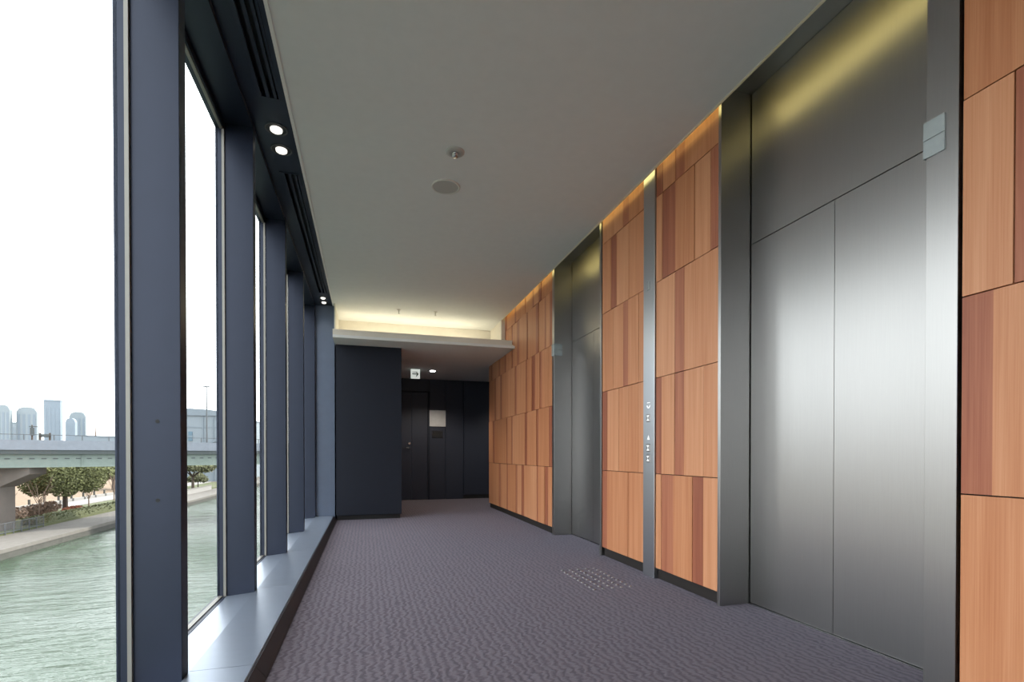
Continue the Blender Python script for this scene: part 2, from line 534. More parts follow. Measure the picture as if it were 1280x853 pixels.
C = {1: [(9.26, 'L'), (8.509, 'D'), (8.421, 'L'), (8.018, 'D'), (7.95, 'L'), (7.49, 'D'), (7.421, 'L'), (7.196, 'D'), (7.076, 'L'), (6.775, 'L'), (6.476, 'D'), (6.416, 'L'), (6.157, 'D'), (6.037, 'l'), (5.877, '')],
     2: [(9.26, 'L'), (8.948, 'D'), (8.828, 'L'), (8.4, 'L'), (8.018, 'D'), (7.95, 'L'), (7.732, 'D'), (7.659, 'L'), (7.294, 'L'), (7.014, 'D'), (6.9, 'L'), (6.496, 'D'), (6.41, 'L'), (5.996, 'D'), (5.877, '')],
     3: [(9.26, 'L'), (8.828, 'D'), (8.741, 'L'), (8.41, 'D'), (8.319, 'L'), (7.923, 'l'), (7.532, 'D'), (7.422, 'L'), (6.968, 'D'), (6.912, 'L'), (6.696, 'D'), (6.549, 'L'), (6.359, 'D'), (6.278, 'L'), (6.045, 'L'), (5.877, '')],
     4: [(9.26, 'L'), (9.072, 'D'), (8.993, 'L'), (8.525, 'D'), (8.456, 'L'), (8.133, 'D'), (8.058, 'L'), (7.704, 'D'), (7.655, 'L'), (7.422, 'D'), (7.288, 'L'), (6.928, 'D'), (6.888, 'L'), (6.513, 'D'), (6.407, 'L'), (6.173, 'D'), (6.121, 'L'), (5.971, 'D'), (5.877, '')],
     5: [(8.101, 'D'), (7.995, 'L'), (7.542, 'D'), (7.468, 'L'), (7.176, 'L'), (6.993, 'L'), (6.673, 'D'), (6.599, 'L'), (6.393, 'D'), (6.291, 'L'), (5.877, '')]}
D = {1: [(1.392, 'L'), (0.95, 'D')], 2: [(1.392, 'D'), (1.2875, 'l'), (0.9, 'L')],
     3: [(1.392, 'L'), (1.228, 'D'), (1.10, 'l')], 4: [(1.392, 'L'), (1.228, 'l'), (0.92, 'D')],
     5: [(1.392, 'L'), (1.1, 'L')]}
rd = random.Random(3)
for r in D:     # the wall goes on behind the viewer in the same pattern
    y = D[r][-1][0]
    while True:
        w = rd.choice((0.12, 0.18, 0.28, 0.36, 0.44))
        y -= w
        if y < BEHIND + 0.2:
            D[r].append((BEHIND, ''))
            break
        D[r].append((y, 'D' if rd.random() < 0.3 else 'L'))


def panels(S, relief):
    for r, lst in S.items():
        z0, z1 = ROWZ[r - 1], ROWZ[r]
        for (ya, k), (yb, k2) in zip(lst, lst[1:]):
            ga = 0.0028 if k.isupper() else 0.0003
            gb = 0.0028 if (k2.isupper() or not k2) else 0.0003
            d = relief * rd.random()
            o = box('wood_panel', (WX + d, WX + 0.026, yb + gb, ya - ga, z0 + 0.0028, z1 - 0.0028),
                    'wood_dark' if k.upper() == 'D' else 'wood_light', wr)
            if k.upper() == 'D':
                part_label(o, 'reddish-brown veneer panel')


panels(A, 0.003)
panels(B, 0.003)
panels(C, 0.009)
panels(D, 0.003)

# closing walls round the far recess
tag(box('wall_return', (2.72, 4.3, 9.10, 9.25, 0, TOP), 'navy_wall'), 'dark wall turning away behind the wood panel corner', 'wall', kind='structure')
tag(box('wall_right_end', (4.2, 4.3, 9.25, FAR + 0.3, 0, TOP), 'navy_wall'), 'dark side wall at the end of the far recess', 'wall', kind='structure')
tag(box('wall_shaft', (2.80, 3.0, BEHIND, 9.12, -0.2, TOP), 'black'), 'dark lift shaft wall behind the panels', 'wall', kind='structure')


# ------------------------------------------------------------------ elevators
def elevator(y0, y1, near_w, far_w, label):
    """opening y0..y1; near_w, far_w: widths of the front strips"""
    e = thing('elevator', label, 'elevator', (WX, (y0 + y1) / 2, 0), 'steel elevator doorways in the wood wall')
    DX = 2.468
    for nm, a, b in (('jamb', y0 - near_w, y0), ('jamb', y1, y1 + far_w)):
        box(nm, (WX - 0.004, DX + 0.05, a, b, 0.0, TOP - 0.002), 'steel', e, bevel=0.0012)
    box('head_soffit', (WX + 0.03, DX + 0.05, y0, y1, TOP - 0.012, TOP - 0.002), 'steel', e)
    box('transom_panel', (DX, DX + 0.03, y0 + 0.008, y1 - 0.008, 2.402, TOP - 0.014), 'steel', e)
    m = (y0 + y1) / 2
    box('door_panel', (DX, DX + 0.03, y0 + 0.008, m - 0.0015, 0.010, 2.396), 'steel', e)
    box('door_panel', (DX, DX + 0.03, m + 0.0015, y1 - 0.008, 0.010, 2.396), 'steel', e)
    box('seam_backing', (DX + 0.032, DX + 0.06, y0, y1, 0.0, TOP - 0.014), 'black', e)
    box('threshold', (DX - 0.012, DX + 0.031, y0, y1, 0.0, 0.006), 'chrome', e)
    return e


elevator(1.520, 2.772, 0.118, 0.026, 'wide brushed-steel elevator doorway whose whole double door is in view')
elevator(4.548, 5.800, 0.040, 0.070, 'farther brushed-steel elevator doorway, door partly hidden behind its edge, small white lantern')


def lantern(yf, sgn, label):
    """frosted lantern wrapping the outer edge of a doorway; sgn = direction from the opening to the strip"""
    e = thing('hall_lantern', label, 'lantern', (WX, yf, 2.22), 'frosted arrival lanterns on the elevator frames')
    for z0, z1 in ((2.225, 2.297), (2.300, 2.372)):
        bm = bmesh.new()
        pts = [(WX - 0.0045, yf + sgn * 0.072), (WX - 0.011, yf + sgn * 0.072), (WX - 0.011, yf - sgn * 0.008), (WX + 0.10, yf - sgn * 0.008), (WX + 0.10, yf - sgn * 0.0005), (WX - 0.0045, yf - sgn * 0.0005)]
        prism(bm, pts, 'z', z0, z1)
        obj('lens', bm, 'frosted', e)
    return e


lantern(1.520, -1, 'frosted two-part lantern on the wide elevator frame beside the wood panels')
lantern(5.800, 1, 'small pale lantern inside the farther elevator doorway')

# call panel: full-height steel strip with signs and buttons
cp = thing('call_panel', 'tall narrow steel strip with call buttons between the two elevators', 'call panel', (WX, 3.63, 0))
box('strip', (WX - 0.010, WX + 0.03, 3.547, 3.714, 0.0, TOP - 0.002), 'steel_bright', cp, bevel=0.0015)
PX = WX - 0.0100


def tri(bm, y, z, w, h, up):
    # the wall is seen with +Y to the left
    pts = [(y - w / 2, z - h / 2 * up), (y + w / 2, z - h / 2 * up), (y, z + h / 2 * up)]
    prism(bm, pts, 'x', PX - 0.0025, PX + 0.001)


YC = 3.632
# floor number mark near the top
bm = bmesh.new()
bx(bm, PX - 0.002, PX + 0.001, YC + 0.012, YC + 0.019, 2.355, 2.425)
bx(bm, PX - 0.002, PX + 0.001, YC - 0.019, YC - 0.012, 2.355, 2.415)
bx(bm, PX - 0.002, PX + 0.001, YC - 0.019, YC + 0.026, 2.347, 2.354)
obj('indicator_mark', bm, 'frosted', cp)
# open ring above a pair of arrows
bm = bmesh.new()
for i in range(9):
    a0, a1 = math.pi * (1.0 + i / 9 * 1.0) + 0.0, math.pi * (1.0 + (i + 1) / 9 * 1.0)
    prism(bm, [(YC + 0.026 * math.cos(a0), 1.405 + 0.026 * math.sin(a0)), (YC + 0.026 * math.cos(a1), 1.405 + 0.026 * math.sin(a1)),
               (YC + 0.016 * math.cos(a1), 1.405 + 0.016 * math.sin(a1)), (YC + 0.016 * math.cos(a0), 1.405 + 0.016 * math.sin(a0))], 'x', PX - 0.002, PX + 0.001)
bx(bm, PX - 0.002, PX + 0.001, YC - 0.022, YC + 0.022, 1.423, 1.429)
obj('ring_mark', bm, 'mark_white', cp)
for z in (1.300, 1.055, 0.968):
    b = bmesh.new()
    bx(b, PX - 0.006, PX, YC - 0.030, YC + 0.030, z - 0.032, z + 0.032)
    bo = obj('button', b, 'steel', cp, bevel=0.003)
    bm = bmesh.new()
    for s, dz in ((-1, 0.012), (1, -0.012)):
        pts = [(YC - 0.019, z + dz - 0.010 * s), (YC + 0.019, z + dz - 0.010 * s), (YC, z + dz + 0.010 * s)]
        prism(bm, pts, 'x', PX - 0.0075, PX - 0.005)
    obj('arrow', bm, 'mark_white', bo)
bm = bmesh.new()
tri(bm, YC, 1.140, 0.034, 0.036, 1)
obj('arrow_mark', bm, 'mark_white', cp)

# ------------------------------------------------------------------ far end: partition block, dark wall, door
pb = thing('wall_partition', 'dark navy partition block standing beside the broad column', 'wall', (0, 8, 0), kind='structure')
box('block_body', (-0.44, 0.53, 8.02, FAR + 0.1, 0.07, LOW), 'navy_wall', pb, bevel=0.002)
box('block_base', (-0.43, 0.51, 8.045, FAR + 0.1, 0.0, 0.07), 'black', pb)

wb = thing('wall_back', 'near-black end wall of tall flush panels behind the partition', 'wall', (1.8, FAR, 0), kind='structure')
box('wall_core', (-0.6, 4.3, FAR + 0.05, FAR + 0.25, 0.0, TOP), 'black', wb)
for x0, x1, z0 in ((0.40, 1.335, 2.40), (1.350, 1.700, 0.0), (1.706, 2.100, 0.0), (2.125, 3.10, 0.09), (3.106, 4.2, 0.09)):
    box('wall_panel', (x0, x1, FAR, FAR + 0.05, z0, LOW), 'navy_panel', wb, bevel=0.002)
box('groove_trim', (1.336, 1.349, FAR - 0.006, FAR + 0.05, 0.0, 2.40), 'navy_wall', wb)
box('groove_trim', (2.102, 2.112, FAR - 0.004, FAR + 0.05, 0.09, LOW), 'dark_metal', wb)
box('wall_base', (2.10, 4.2, FAR + 0.012, FAR + 0.05, 0.0, 0.09), 'black', wb)

dr = thing('door_1', 'flush dark door with a small lever handle beside the partition', 'door', (0.95, FAR, 0), kind='structure')
box('door_frame', (0.40, 0.44, FAR - 0.012, FAR + 0.05, 0.0, 2.40), 'navy_wall', dr)
box('door_frame', (0.44, 1.335, FAR - 0.012, FAR + 0.05, 2.375, 2.40), 'navy_wall', dr)
box('door_frame', (1.305, 1.335, FAR - 0.012, FAR + 0.05, 0.0, 2.375), 'navy_wall', dr)
lf = box('door_leaf', (0.96, 1.303, FAR + 0.004, FAR + 0.045, 0.008, 2.372), 'navy_panel', dr, bevel=0.002)
lf2 = box('door_leaf', (0.442, 0.957, FAR + 0.004, FAR + 0.045, 0.008, 2.372), 'navy_panel', dr, bevel=0.002)
bm = bmesh.new()
tube(bm, (0.905, FAR + 0.004, 1.15), (0.905, FAR - 0.05, 1.15), 0.012, n=10)
tube(bm, (0.915, FAR - 0.045, 1.15), (0.79, FAR - 0.045, 1.15), 0.010, n=10)
obj('lever_handle', bm, 'chrome', lf2, smooth=True)
bm = bmesh.new()
tube(bm, (0.905, FAR + 0.004, 1.245), (0.905, FAR - 0.012, 1.245), 0.026, n=16)
obj('lock_cylinder', bm, 'chrome', lf2)
box('door_threshold', (0.44, 1.30, FAR - 0.03, FAR + 0.004, 0.0, 0.006), 'chrome', dr)

s = thing('wall_sign', 'blank square light grey sign plate on the dark end wall', 'sign', (1.53, FAR, 1.6))
box('plate', (1.345, 1.705, FAR - 0.014, FAR - 0.001, 1.625, 1.985), 'plate_grey', s, bevel=0.003)
s = thing('reader_plate', 'small dark square plate below the grey sign', 'wall plate', (1.52, FAR, 1.38))
box('plate', (1.40, 1.64, FAR - 0.010, FAR - 0.001, 1.37, 1.53), 'plate_dark', s, bevel=0.003)
box('plate_inset', (1.44, 1.60, FAR - 0.012, FAR - 0.0095, 1.41, 1.49), 'black', s)

# exit sign with arrow, under the lowered ceiling
es = thing('exit_sign', 'small white sign with a green arrow hanging under the lowered ceiling', 'exit sign', (0.92, 9.94, LOW))
SX, SY, SZ = 0.925, 9.94, 2.578
box('sign_box', (SX - 0.088, SX + 0.088, SY, SY + 0.04, SZ - 0.088, SZ + 0.091), 'sign_face', es, bevel=0.004)
bm = bmesh.new()
prism(bm, [(SX - 0.062, SZ - 0.010), (SX + 0.030, SZ - 0.010), (SX + 0.004, SZ - 0.046), (SX + 0.026, SZ - 0.046), (SX + 0.062, SZ),
           (SX + 0.026, SZ + 0.046), (SX + 0.004, SZ + 0.046), (SX + 0.030, SZ + 0.010), (SX - 0.062, SZ + 0.010)], 'y', SY - 0.003, SY + 0.001)
obj('arrow', bm, 'sign_green', es)
bm = bmesh.new()
bx(bm, SX - 0.055, SX + 0.010, SY - 0.002, SY + 0.001, SZ + 0.030, SZ + 0.042)
obj('stripe', bm, 'plate_grey', es)


# ------------------------------------------------------------------ ceiling fittings
def downlight(x, y, z, r, label, group, mat='lamp', watt=3.0):
    d = thing('downlight', label, 'downlight', (x, y, z), group)
    bm = bmesh.new()
    lathe(bm, (x, y, z), [(r, 0.0), (r, -0.003), (r * 0.94, -0.005), (r * 0.88, -0.003), (r * 0.86, 0.0)], 28)
    obj('ring', bm, 'rail', d, smooth=True)
    bm = bmesh.new()
    lathe(bm, (x, y, z), [(0, -0.001), (r * 0.88, -0.001), (r * 0.88, 0.0), (0, 0.0)], 28)
    obj('baffle', bm, 'slot_black', d)
    bm = bmesh.new()
    lathe(bm, (x, y, z), [(r * 0.54, -0.001), (r * 0.52, -0.012), (r * 0.38, -0.019), (0, -0.021)], 24)
    obj('lamp_face', bm, mat, d, smooth=True)
    ld = bpy.data.lights.new('downlight_beam', 'SPOT')
    ld.energy = watt
    ld.color = (1.0, 0.9, 0.75)
    ld.spot_size = math.radians(80 if r < 0.09 else 130)
    ld.spot_blend = 0.6
    ld.shadow_soft_size = 0.03
    lo = bpy.data.objects.new('downlight_beam', ld)
    COL.objects.link(lo)
    lo.parent = d
    lo.location = (0, 0, -0.04)
    return d


G = 'round downlights in the dark ceiling band'
downlight(-0.593, 3.79, CEIL, 0.074, 'round lit downlight in the dark band, first after the near slot diffuser', G)
downlight(-0.597, 4.035, CEIL, 0.074, 'round lit downlight in the dark band, right before the long far slot diffuser', G)
downlight(-0.593, 7.66, CEIL, 0.060, 'small lit downlight just past the long far slot diffuser', G)
downlight(-0.597, 7.88, CEIL, 0.060, 'small lit downlight nearest the broad column', G)
downlight(1.27, 10.02, LOW, 0.10, 'bright downlight in the lowered ceiling beside the exit sign', 'downlight in the lowered ceiling', 'lamp_far', 90.0)
downlight(3.30, 10.1, LOW, 0.10, 'unseen downlight added round the corner of the wood wall to brighten the far end', 'downlight in the lowered ceiling', 'lamp_far', 60.0)  # lamp out of view, added to brighten the recess before the end wall

for (a, b), lab in zip(SLOTS[:2], ('long black slot diffuser in the dark band before the first pair of downlights',
                                   'long black slot diffuser between the two pairs of downlights')):
    d = thing('slot_diffuser', lab, 'air diffuser', (-0.587, (a + b) / 2, CEIL), 'slot diffusers in the dark ceiling band')
    bm = bmesh.new()
    bx(bm, -0.660, -0.648, a - 0.006, b + 0.006, CEIL - 0.004, CEIL + 0.03)
    bx(bm, -0.526, -0.514, a - 0.006, b + 0.006, CEIL - 0.004, CEIL + 0.03)
    bx(bm, -0.648, -0.526, a - 0.006, a + 0.006, CEIL - 0.004, CEIL + 0.03)
    bx(bm, -0.648, -0.526, b - 0.006, b + 0.006, CEIL - 0.004, CEIL + 0.03)
    obj('frame', bm, 'dark_metal', d)
    for x0, x1 in ((-0.648, -0.626), (-0.597, -0.577), (-0.553, -0.536)):
        box('slat', (x0, x1, a + 0.006, b - 0.006, CEIL - 0.003, CEIL + 0.02), 'dark_metal', d)
    box('plenum', (-0.654, -0.52, a, b, CEIL + 0.06, CEIL + 0.08), 'slot_black', d)

d = thing('ceiling_speaker', 'round ceiling speaker with fine grey grille', 'speaker', (0.645, 4.20, CEIL))
bm = bmesh.new()
lathe(bm, (0.645, 4.20, CEIL), [(0.118, 0), (0.118, -0.008), (0.112, -0.011), (0.104, -0.009), (0.103, -0.004), (0.103, 0)], 40)
obj('rim', bm, 'white_plastic', d, smooth=True)
bm = bmesh.new()
lathe(bm, (0.645, 4.20, CEIL), [(0.104, 0), (0.104, -0.006), (0, -0.007)], 40)
obj('grille', bm, 'grille', d)

d = thing('ceiling_sprinkler', 'small round ceiling sprinkler with a shiny metal centre beside the speaker', 'sprinkler', (0.637, 3.70, CEIL))
bm = bmesh.new()
lathe(bm, (0.637, 3.70, CEIL), [(0.070, 0), (0.069, -0.006), (0.055, -0.012), (0.034, -0.014), (0.030, -0.010), (0, -0.010)], 36)
obj('cover', bm, 'grille', d, smooth=True)
bm = bmesh.new()
lathe(bm, (0.637, 3.70, CEIL), [(0.022, -0.010), (0.022, -0.024), (0.010, -0.026), (0.010, -0.034), (0.024, -0.036), (0.024, -0.039), (0, -0.040)], 20)
obj('nozzle', bm, 'chrome', d, smooth=True)
for x, y, lab in ((0.488, 7.95, 'tiny pendant sprinkler head before the glowing cove, on the partition side'),
                  (1.047, 7.92, 'tiny pendant sprinkler head before the glowing cove, nearer the wood wall')):
    d = thing('sprinkler_head', lab, 'sprinkler', (x, y, CEIL), 'pendant sprinkler heads before the cove')
    bm = bmesh.new()
    lathe(bm, (x, y, CEIL), [(0.032, 0), (0.030, -0.006), (0.012, -0.008)], 20)
    obj('rosette', bm, 'white_plastic', d, smooth=True)
    bm = bmesh.new()
    lathe(bm, (x, y, CEIL), [(0.011, -0.006), (0.011, -0.035), (0.006, -0.04), (0.006, -0.06), (0.020, -0.062), (0.020, -0.065), (0, -0.066)], 16)
    obj('nozzle', bm, 'white_plastic', d, smooth=True)

# ------------------------------------------------------------------ tactile studs in the carpet
tp = thing('tactile_patch', 'rectangle of small steel warning studs set in the carpet before the elevators', 'tactile studs', (1.76, 3.69, 0))
bm = bmesh.new()
lathe(bm, (0, 0, 0), [(0.0125, 0.0), (0.0115, 0.004), (0.008, 0.006), (0, 0.0065)], 10)
st = obj('stud', bm, 'stud', tp, smooth=True)
first = True
for i in range(5):
    for j in range(10):
        o = st if first else st.copy()
        if not first:
            COL.objects.link(o)
        first = False
        o.matrix_parent_inverse = Matrix.Translation(tp.location).inverted()
        o.location = (1.615 + 0.075 * i, 3.375 + 0.070 * j, 0)

# ================================================================== outside
WATER = -7.0
GR = -6.2
tag(box('river', (-26.5, 60, -80, 420, WATER - 1, WATER), 'water'), 'green rippling river reflecting the pale sky', 'river', kind='structure')
rb = thing('riverbank', 'stone river bank with pale paved promenade', 'river bank', (-28, 80, GR), kind='structure')
box('quay_wall', (-27.1, -26.5, -60, 420, WATER - 1, GR - 0.02), 'quay', rb)
box('promenade', (-31.0, -26.45, -60, 420, GR - 0.3, GR), 'promenade', rb)
box('lawn', (-37.5, -31.0, -60, 142, GR - 0.3, GR + 0.25), 'lawn', rb)
box('path', (-42, -37.5, -60, 142, GR - 0.3, GR + 0.35), 'path', rb)
bm = bmesh.new()
prism(bm, [(-140, GR), (-42, GR), (-42, GR + 0.4), (-50, GR + 1.0), (-62, GR + 1.9), (-140, GR + 3.2)], 'y', -60, 142)
obj('dry_slope', bm, 'tan', rb)
box('far_ground', (-1400, -31.0, 142, 1800, GR - 0.5, GR + 0.3), 'promenade', rb)
box('far_shore', (-900, 900, 420, 1800, WATER - 1, GR), 'promenade', rb)

# ---- bridge
DIRV = Vector((0.858, 0.5137, 0))
NRM = Vector((-0.5137, 0.858, 0))
ORG = Vector((-31.2, 54.2, 0))


def bpt(t, n, z):
    p = ORG + DIRV * t + NRM * n
    return (p.x, p.y, z)


def bbox(bm, t0, t1, n0, n1, z0, z1):
    v = [bm.verts.new(bpt(*q)) for q in ((t0, n0, z0), (t1, n0, z0), (t1, n1, z0), (t0, n1, z0), (t0, n0, z1), (t1, n0, z1), (t1, n1, z1), (t0, n1, z1))]
    for f in ((3, 2, 1, 0), (4, 5, 6, 7), (0, 1, 5, 4), (1, 2, 6, 5), (2, 3, 7, 6), (3, 0, 4, 7)):
        bm.faces.new([v[i] for i in f])


def bobj(name, mat, parent, *boxes):
    bm = bmesh.new()
    for q in boxes:
        bbox(bm, *q)
    return obj(name, bm, mat, parent)


br = thing('bridge', 'elevated road bridge with green girder and grey parapet over the river', 'bridge', bpt(0, 4, GR))
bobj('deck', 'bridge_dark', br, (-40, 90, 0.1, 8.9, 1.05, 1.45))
for t in range(-40, 90, 10):
    for n0, n1 in ((0.0, 0.2), (8.8, 9.0)):
        bobj('parapet_panel', 'parapet', br, (t + 0.02, t + 9.98, n0, n1, 1.42, 2.32))
bobj('girder', 'girder', br, (-40, 90, 0.5, 0.75, -0.12, 1.05))
bobj('girder', 'girder', br, (-40, 90, 8.2, 8.45, -0.12, 1.05))
bobj('flange', 'girder', br, (-40, 90, 0.30, 0.95, -0.18, -0.10))
spl = bobj('splice_line', 'bridge_dark', br, *[(t, t + 0.35, 0.46, 0.5, 0.58, 0.68) for t in [-12 + 0.8 * i for i in range(80)]])
spl['kind'] = 'stuff'
for t in range(-36, 88, 6):
    bobj('stiffener', 'girder', br, (t, t + 0.08, 0.42, 0.5, -0.10, 1.05))
bobj('hand_rail', 'rail', br, (-40, 90, 0.06, 0.12, 2.78, 2.83))
for i in range(-12, 34):
    bobj('rail_post', 'rail', br, (i * 2.0, i * 2.0 + 0.07, 0.05, 0.13, 2.32, 2.80))
# pier of the bridge
pr = thing('bridge_pier', 'concrete bridge pier with flared head on the promenade', 'bridge pier', (-33, 57, GR))
box('shaft', (-35.4, -31.75, 55.9, 58.3, GR, -1.1), 'pier', pr, bevel=0.05)
bm = bmesh.new()
prism(bm, [(-36.2, -0.2), (-29.4, -0.2), (-29.4, -0.8), (-31.75, -2.0), (-35.4, -2.0), (-36.2, -0.8)], 'y', 55.8, 58.4)
obj('pier_head', bm, 'pier', pr)
box('bearing', (-30.4, -29.7, 56.2, 58.0, -0.2, -0.12), 'bridge_dark', pr)

# lamp post and equipment standing on the bridge
lp = thing('lamp_post', 'tall thin lamp post standing on the bridge deck', 'lamp post', bpt(16.96, 1.4, 1.45))
bm = bmesh.new()
tube(bm, bpt(16.96, 1.4, 1.45), bpt(16.96, 1.4, 8.7), 0.10, 0.05, 8)
obj('pole', bm, 'rail', lp)
bobj('lamp_head', 'rail', lp, (16.6, 17.35, 1.3, 1.6, 8.66, 8.76))
sg = thing('signal_post', 'short dark signal post rising above the bridge parapet', 'signal', bpt(2.6, 0.6, 1.45))
bm = bmesh.new()
tube(bm, bpt(2.6, 0.6, 1.45), bpt(2.6, 0.6, 3.7), 0.07, 0.06, 8)
obj('pole', bm, 'bark', sg)
bobj('signal_head', 'bridge_dark', sg, (2.45, 2.75, 0.45, 0.7, 2.75, 3.45))
bobj('arm', 'bridge_dark', sg, (2.4, 2.95, 0.52, 0.62, 3.52, 3.6))
eq = thing('sign_gantry', 'low brown equipment frame standing on the bridge parapet', 'frame', bpt(3.6, 0.6, 2.3))
bobj('leg', 'bark', eq, (3.05, 3.22, 0.5, 0.7, 1.45, 3.0))
bobj('leg', 'bark', eq, (3.72, 3.86, 0.5, 0.7, 1.45, 3.0))
bobj('cross_beam', 'bridge_dark', eq, (3.05, 3.86, 0.5, 0.7, 2.6, 2.9))


# ---- trees
def leaf_cloud(name, blobs, n, size, mat, parent, seed):
    rr = random.Random(seed)
    verts, faces = [], []
    wsum = [b[3] * b[4] * b[5] for b in blobs]
    for _ in range(n):
        cx, cy, cz, ax, ay, az = rr.choices(blobs, wsum)[0]
        while True:
            d = Vector((rr.uniform(-1, 1), rr.uniform(-1, 1), rr.uniform(-1, 1)))
            if 0.05 < d.length < 1:
                break
        d = d.normalized() * (rr.random() ** 0.28)
        p = Vector((cx + d.x * ax, cy + d.y * ay, cz + d.z * az))
        u = Vector((rr.gauss(0, 1), rr.gauss(0, 1), rr.gauss(0, 1))).normalized()
        w = u.orthogonal().normalized()
        s_ = size * rr.uniform(0.6, 1.4)
        i = len(verts)
        verts += [p - u * s_ - w * s_ * 0.6, p + u * s_ - w * s_ * 0.6, p + u * s_ + w * s_ * 0.6, p - u * s_ + w * s_ * 0.6]
        faces.append((i, i + 1, i + 2, i + 3))
    me = bpy.data.meshes.new(name)
    me.from_pydata(verts, [], faces)
    me.materials.append(M[mat])
    o = bpy.data.objects.new(name, me)
    COL.objects.link(o)
    o.parent = parent
    o.matrix_parent_inverse = Matrix.Translation(parent.location).inverted()
    return o


def tree(loc, h, rx, rz, trunk, label, mat, seed, n=4200, group='trees on the far bank', ls=0.16):
    x, y, z = loc
    t = thing('tree', label, 'tree', loc, group)
    bm = bmesh.new()
    rr = random.Random(seed)
    fork = Vector((x, y, z + h * 0.42))
    tube(bm, (x, y, z - 0.1), fork, trunk, trunk * 0.7, 8)
    blobs = []
    for i in range(7):
        a = 2 * math.pi * i / 7 + rr.uniform(-0.3, 0.3)
        e = Vector((x + math.cos(a) * rx * 0.62, y + math.sin(a) * rx * 0.62, z + h - rz * rr.uniform(0.8, 1.25)))
        tube(bm, fork - Vector((0, 0, 0.2)), e, trunk * 0.5, trunk * 0.15, 6)
        blobs.append((e.x, e.y, e.z, rx * 0.48, rx * 0.48, rz * 0.62))
    blobs.append((x, y, z + h - rz * 0.62, rx * 0.62, rx * 0.62, rz * 0.62))
    obj('trunk', bm, 'bark', t)
    leaf_cloud('foliage', blobs, n, ls, mat, t, seed)
    return t


tree((-34.4, 71.9, GR + 0.25), 7.2, 3.8, 2.9, 0.30, 'big round evergreen tree beyond the bridge', 'leaf', 11, 26000, ls=0.085)
tree((-45.2, 110.0, GR + 0.5), 5.2, 3.6, 1.8, 0.3, 'dark bushy tree behind the bridge next to the mullion', 'leaf', 12, 3200, ls=0.19)
tree((-32.8, 112, GR + 0.25), 6.4, 3.8, 1.7, 0.3, 'spreading olive-green tree by the quay in front of the warehouse', 'leaf2', 13, 3600, ls=0.2)
tree((-33.9, 119, GR + 0.25), 3.2, 1.9, 1.2, 0.12, 'low round shrub by the quay in front of the warehouse', 'leaf2', 14, 1500, ls=0.14)
tree((-55, 88, GR + 2.0), 7.0, 4.0, 2.6, 0.3, 'tree on the dry slope behind the big round tree', 'leaf', 15, 2600, ls=0.2)


def bare_tree(loc, h, label, seed):
    x, y, z = loc
    t = thing('bare_tree', label, 'bare tree', loc, 'leafless young trees on the bank')
    rr = random.Random(seed)
    bm = bmesh.new()
    top = Vector((x, y, z + h * 0.45))
    tube(bm, (x, y, z - 0.05), top, 0.09, 0.06, 6)
    obj('trunk', bm, 'twig', t)
    bm = bmesh.new()
    for i in range(9):
        a = rr.uniform(0, 6.28)
        e = top + Vector((math.cos(a) * h * 0.25, math.sin(a) * h * 0.25, h * rr.uniform(0.3, 0.55)))
        tube(bm, top - Vector((0, 0, rr.uniform(0, h * 0.2))), e, 0.035, 0.012, 4)
        for j in range(3):
            k = top.lerp(e, rr.uniform(0.4, 0.9))
            tube(bm, k, k + Vector((rr.uniform(-.4, .4), rr.uniform(-.4, .4), rr.uniform(.2, .6))), 0.015, 0.006, 3)
    obj('branches', bm, 'twig', t)


BL = ('leafless young tree between the bridge pier and the brownish shrubs', 'leafless tree on the pale path behind the brownish shrubs',
      'leafless young tree right beside the big round tree, on the pier side', 'leafless young tree just past the big round tree on the grass',
      'leafless tree on the pale path before the dry field', 'leafless young tree close behind the clipped hedge',
      'leafless young tree near the far end of the clipped hedge')
for i, (x, y) in enumerate(((-34.2, 61.2), (-40.5, 66.0), (-33.6, 65.4), (-35.0, 78.5), (-40.5, 80.0), (-33.6, 83.5), (-36.5, 89.0))):
    bare_tree((x, y, GR + 0.25 if x > -36 else GR + 0.35), 3.6 + 0.5 * (i % 3), BL[i], 30 + i)

# hedge along the promenade: uncountable leaves over a soft core
hg = thing('hedge', 'clipped green hedge along the back of the promenade', 'hedge', (-31.8, 75, GR))
bm = bmesh.new()
prism(bm, [(-32.6, GR + 0.2), (-31.15, GR), (-31.3, GR + 0.75), (-32.5, GR + 0.95)], 'y', 60.5, 92)
obj('hedge_core', bm, 'hedge', hg)
leaf_cloud('hedge_leaves', [(-31.85, y, GR + 0.5, 0.75, 0.9, 0.55) for y in range(61, 92)], 5200, 0.09, 'hedge', hg, 21)
fb = thing('flower_bush', 'rust-orange bush at the foot of the big round tree', 'bush', (-33.4, 70.6, GR + 0.25))
leaf_cloud('bush_leaves', [(-33.4, 70.6 + i * 0.8, GR + 0.6, 0.7, 0.8, 0.5) for i in range(3)], 900, 0.09, 'orange_leaf', fb, 22)
sb = thing('shrub_row', 'brownish shrubs between the pier and the big tree', 'shrubs', (-36.5, 64, GR + 0.25))
leaf_cloud('shrub_leaves', [(-35.6 - 0.2 * i, 60.5 + i * 2.0, GR + 0.8, 0.9, 1.1, 0.7) for i in range(8)], 2600, 0.10, 'twig', sb, 23)

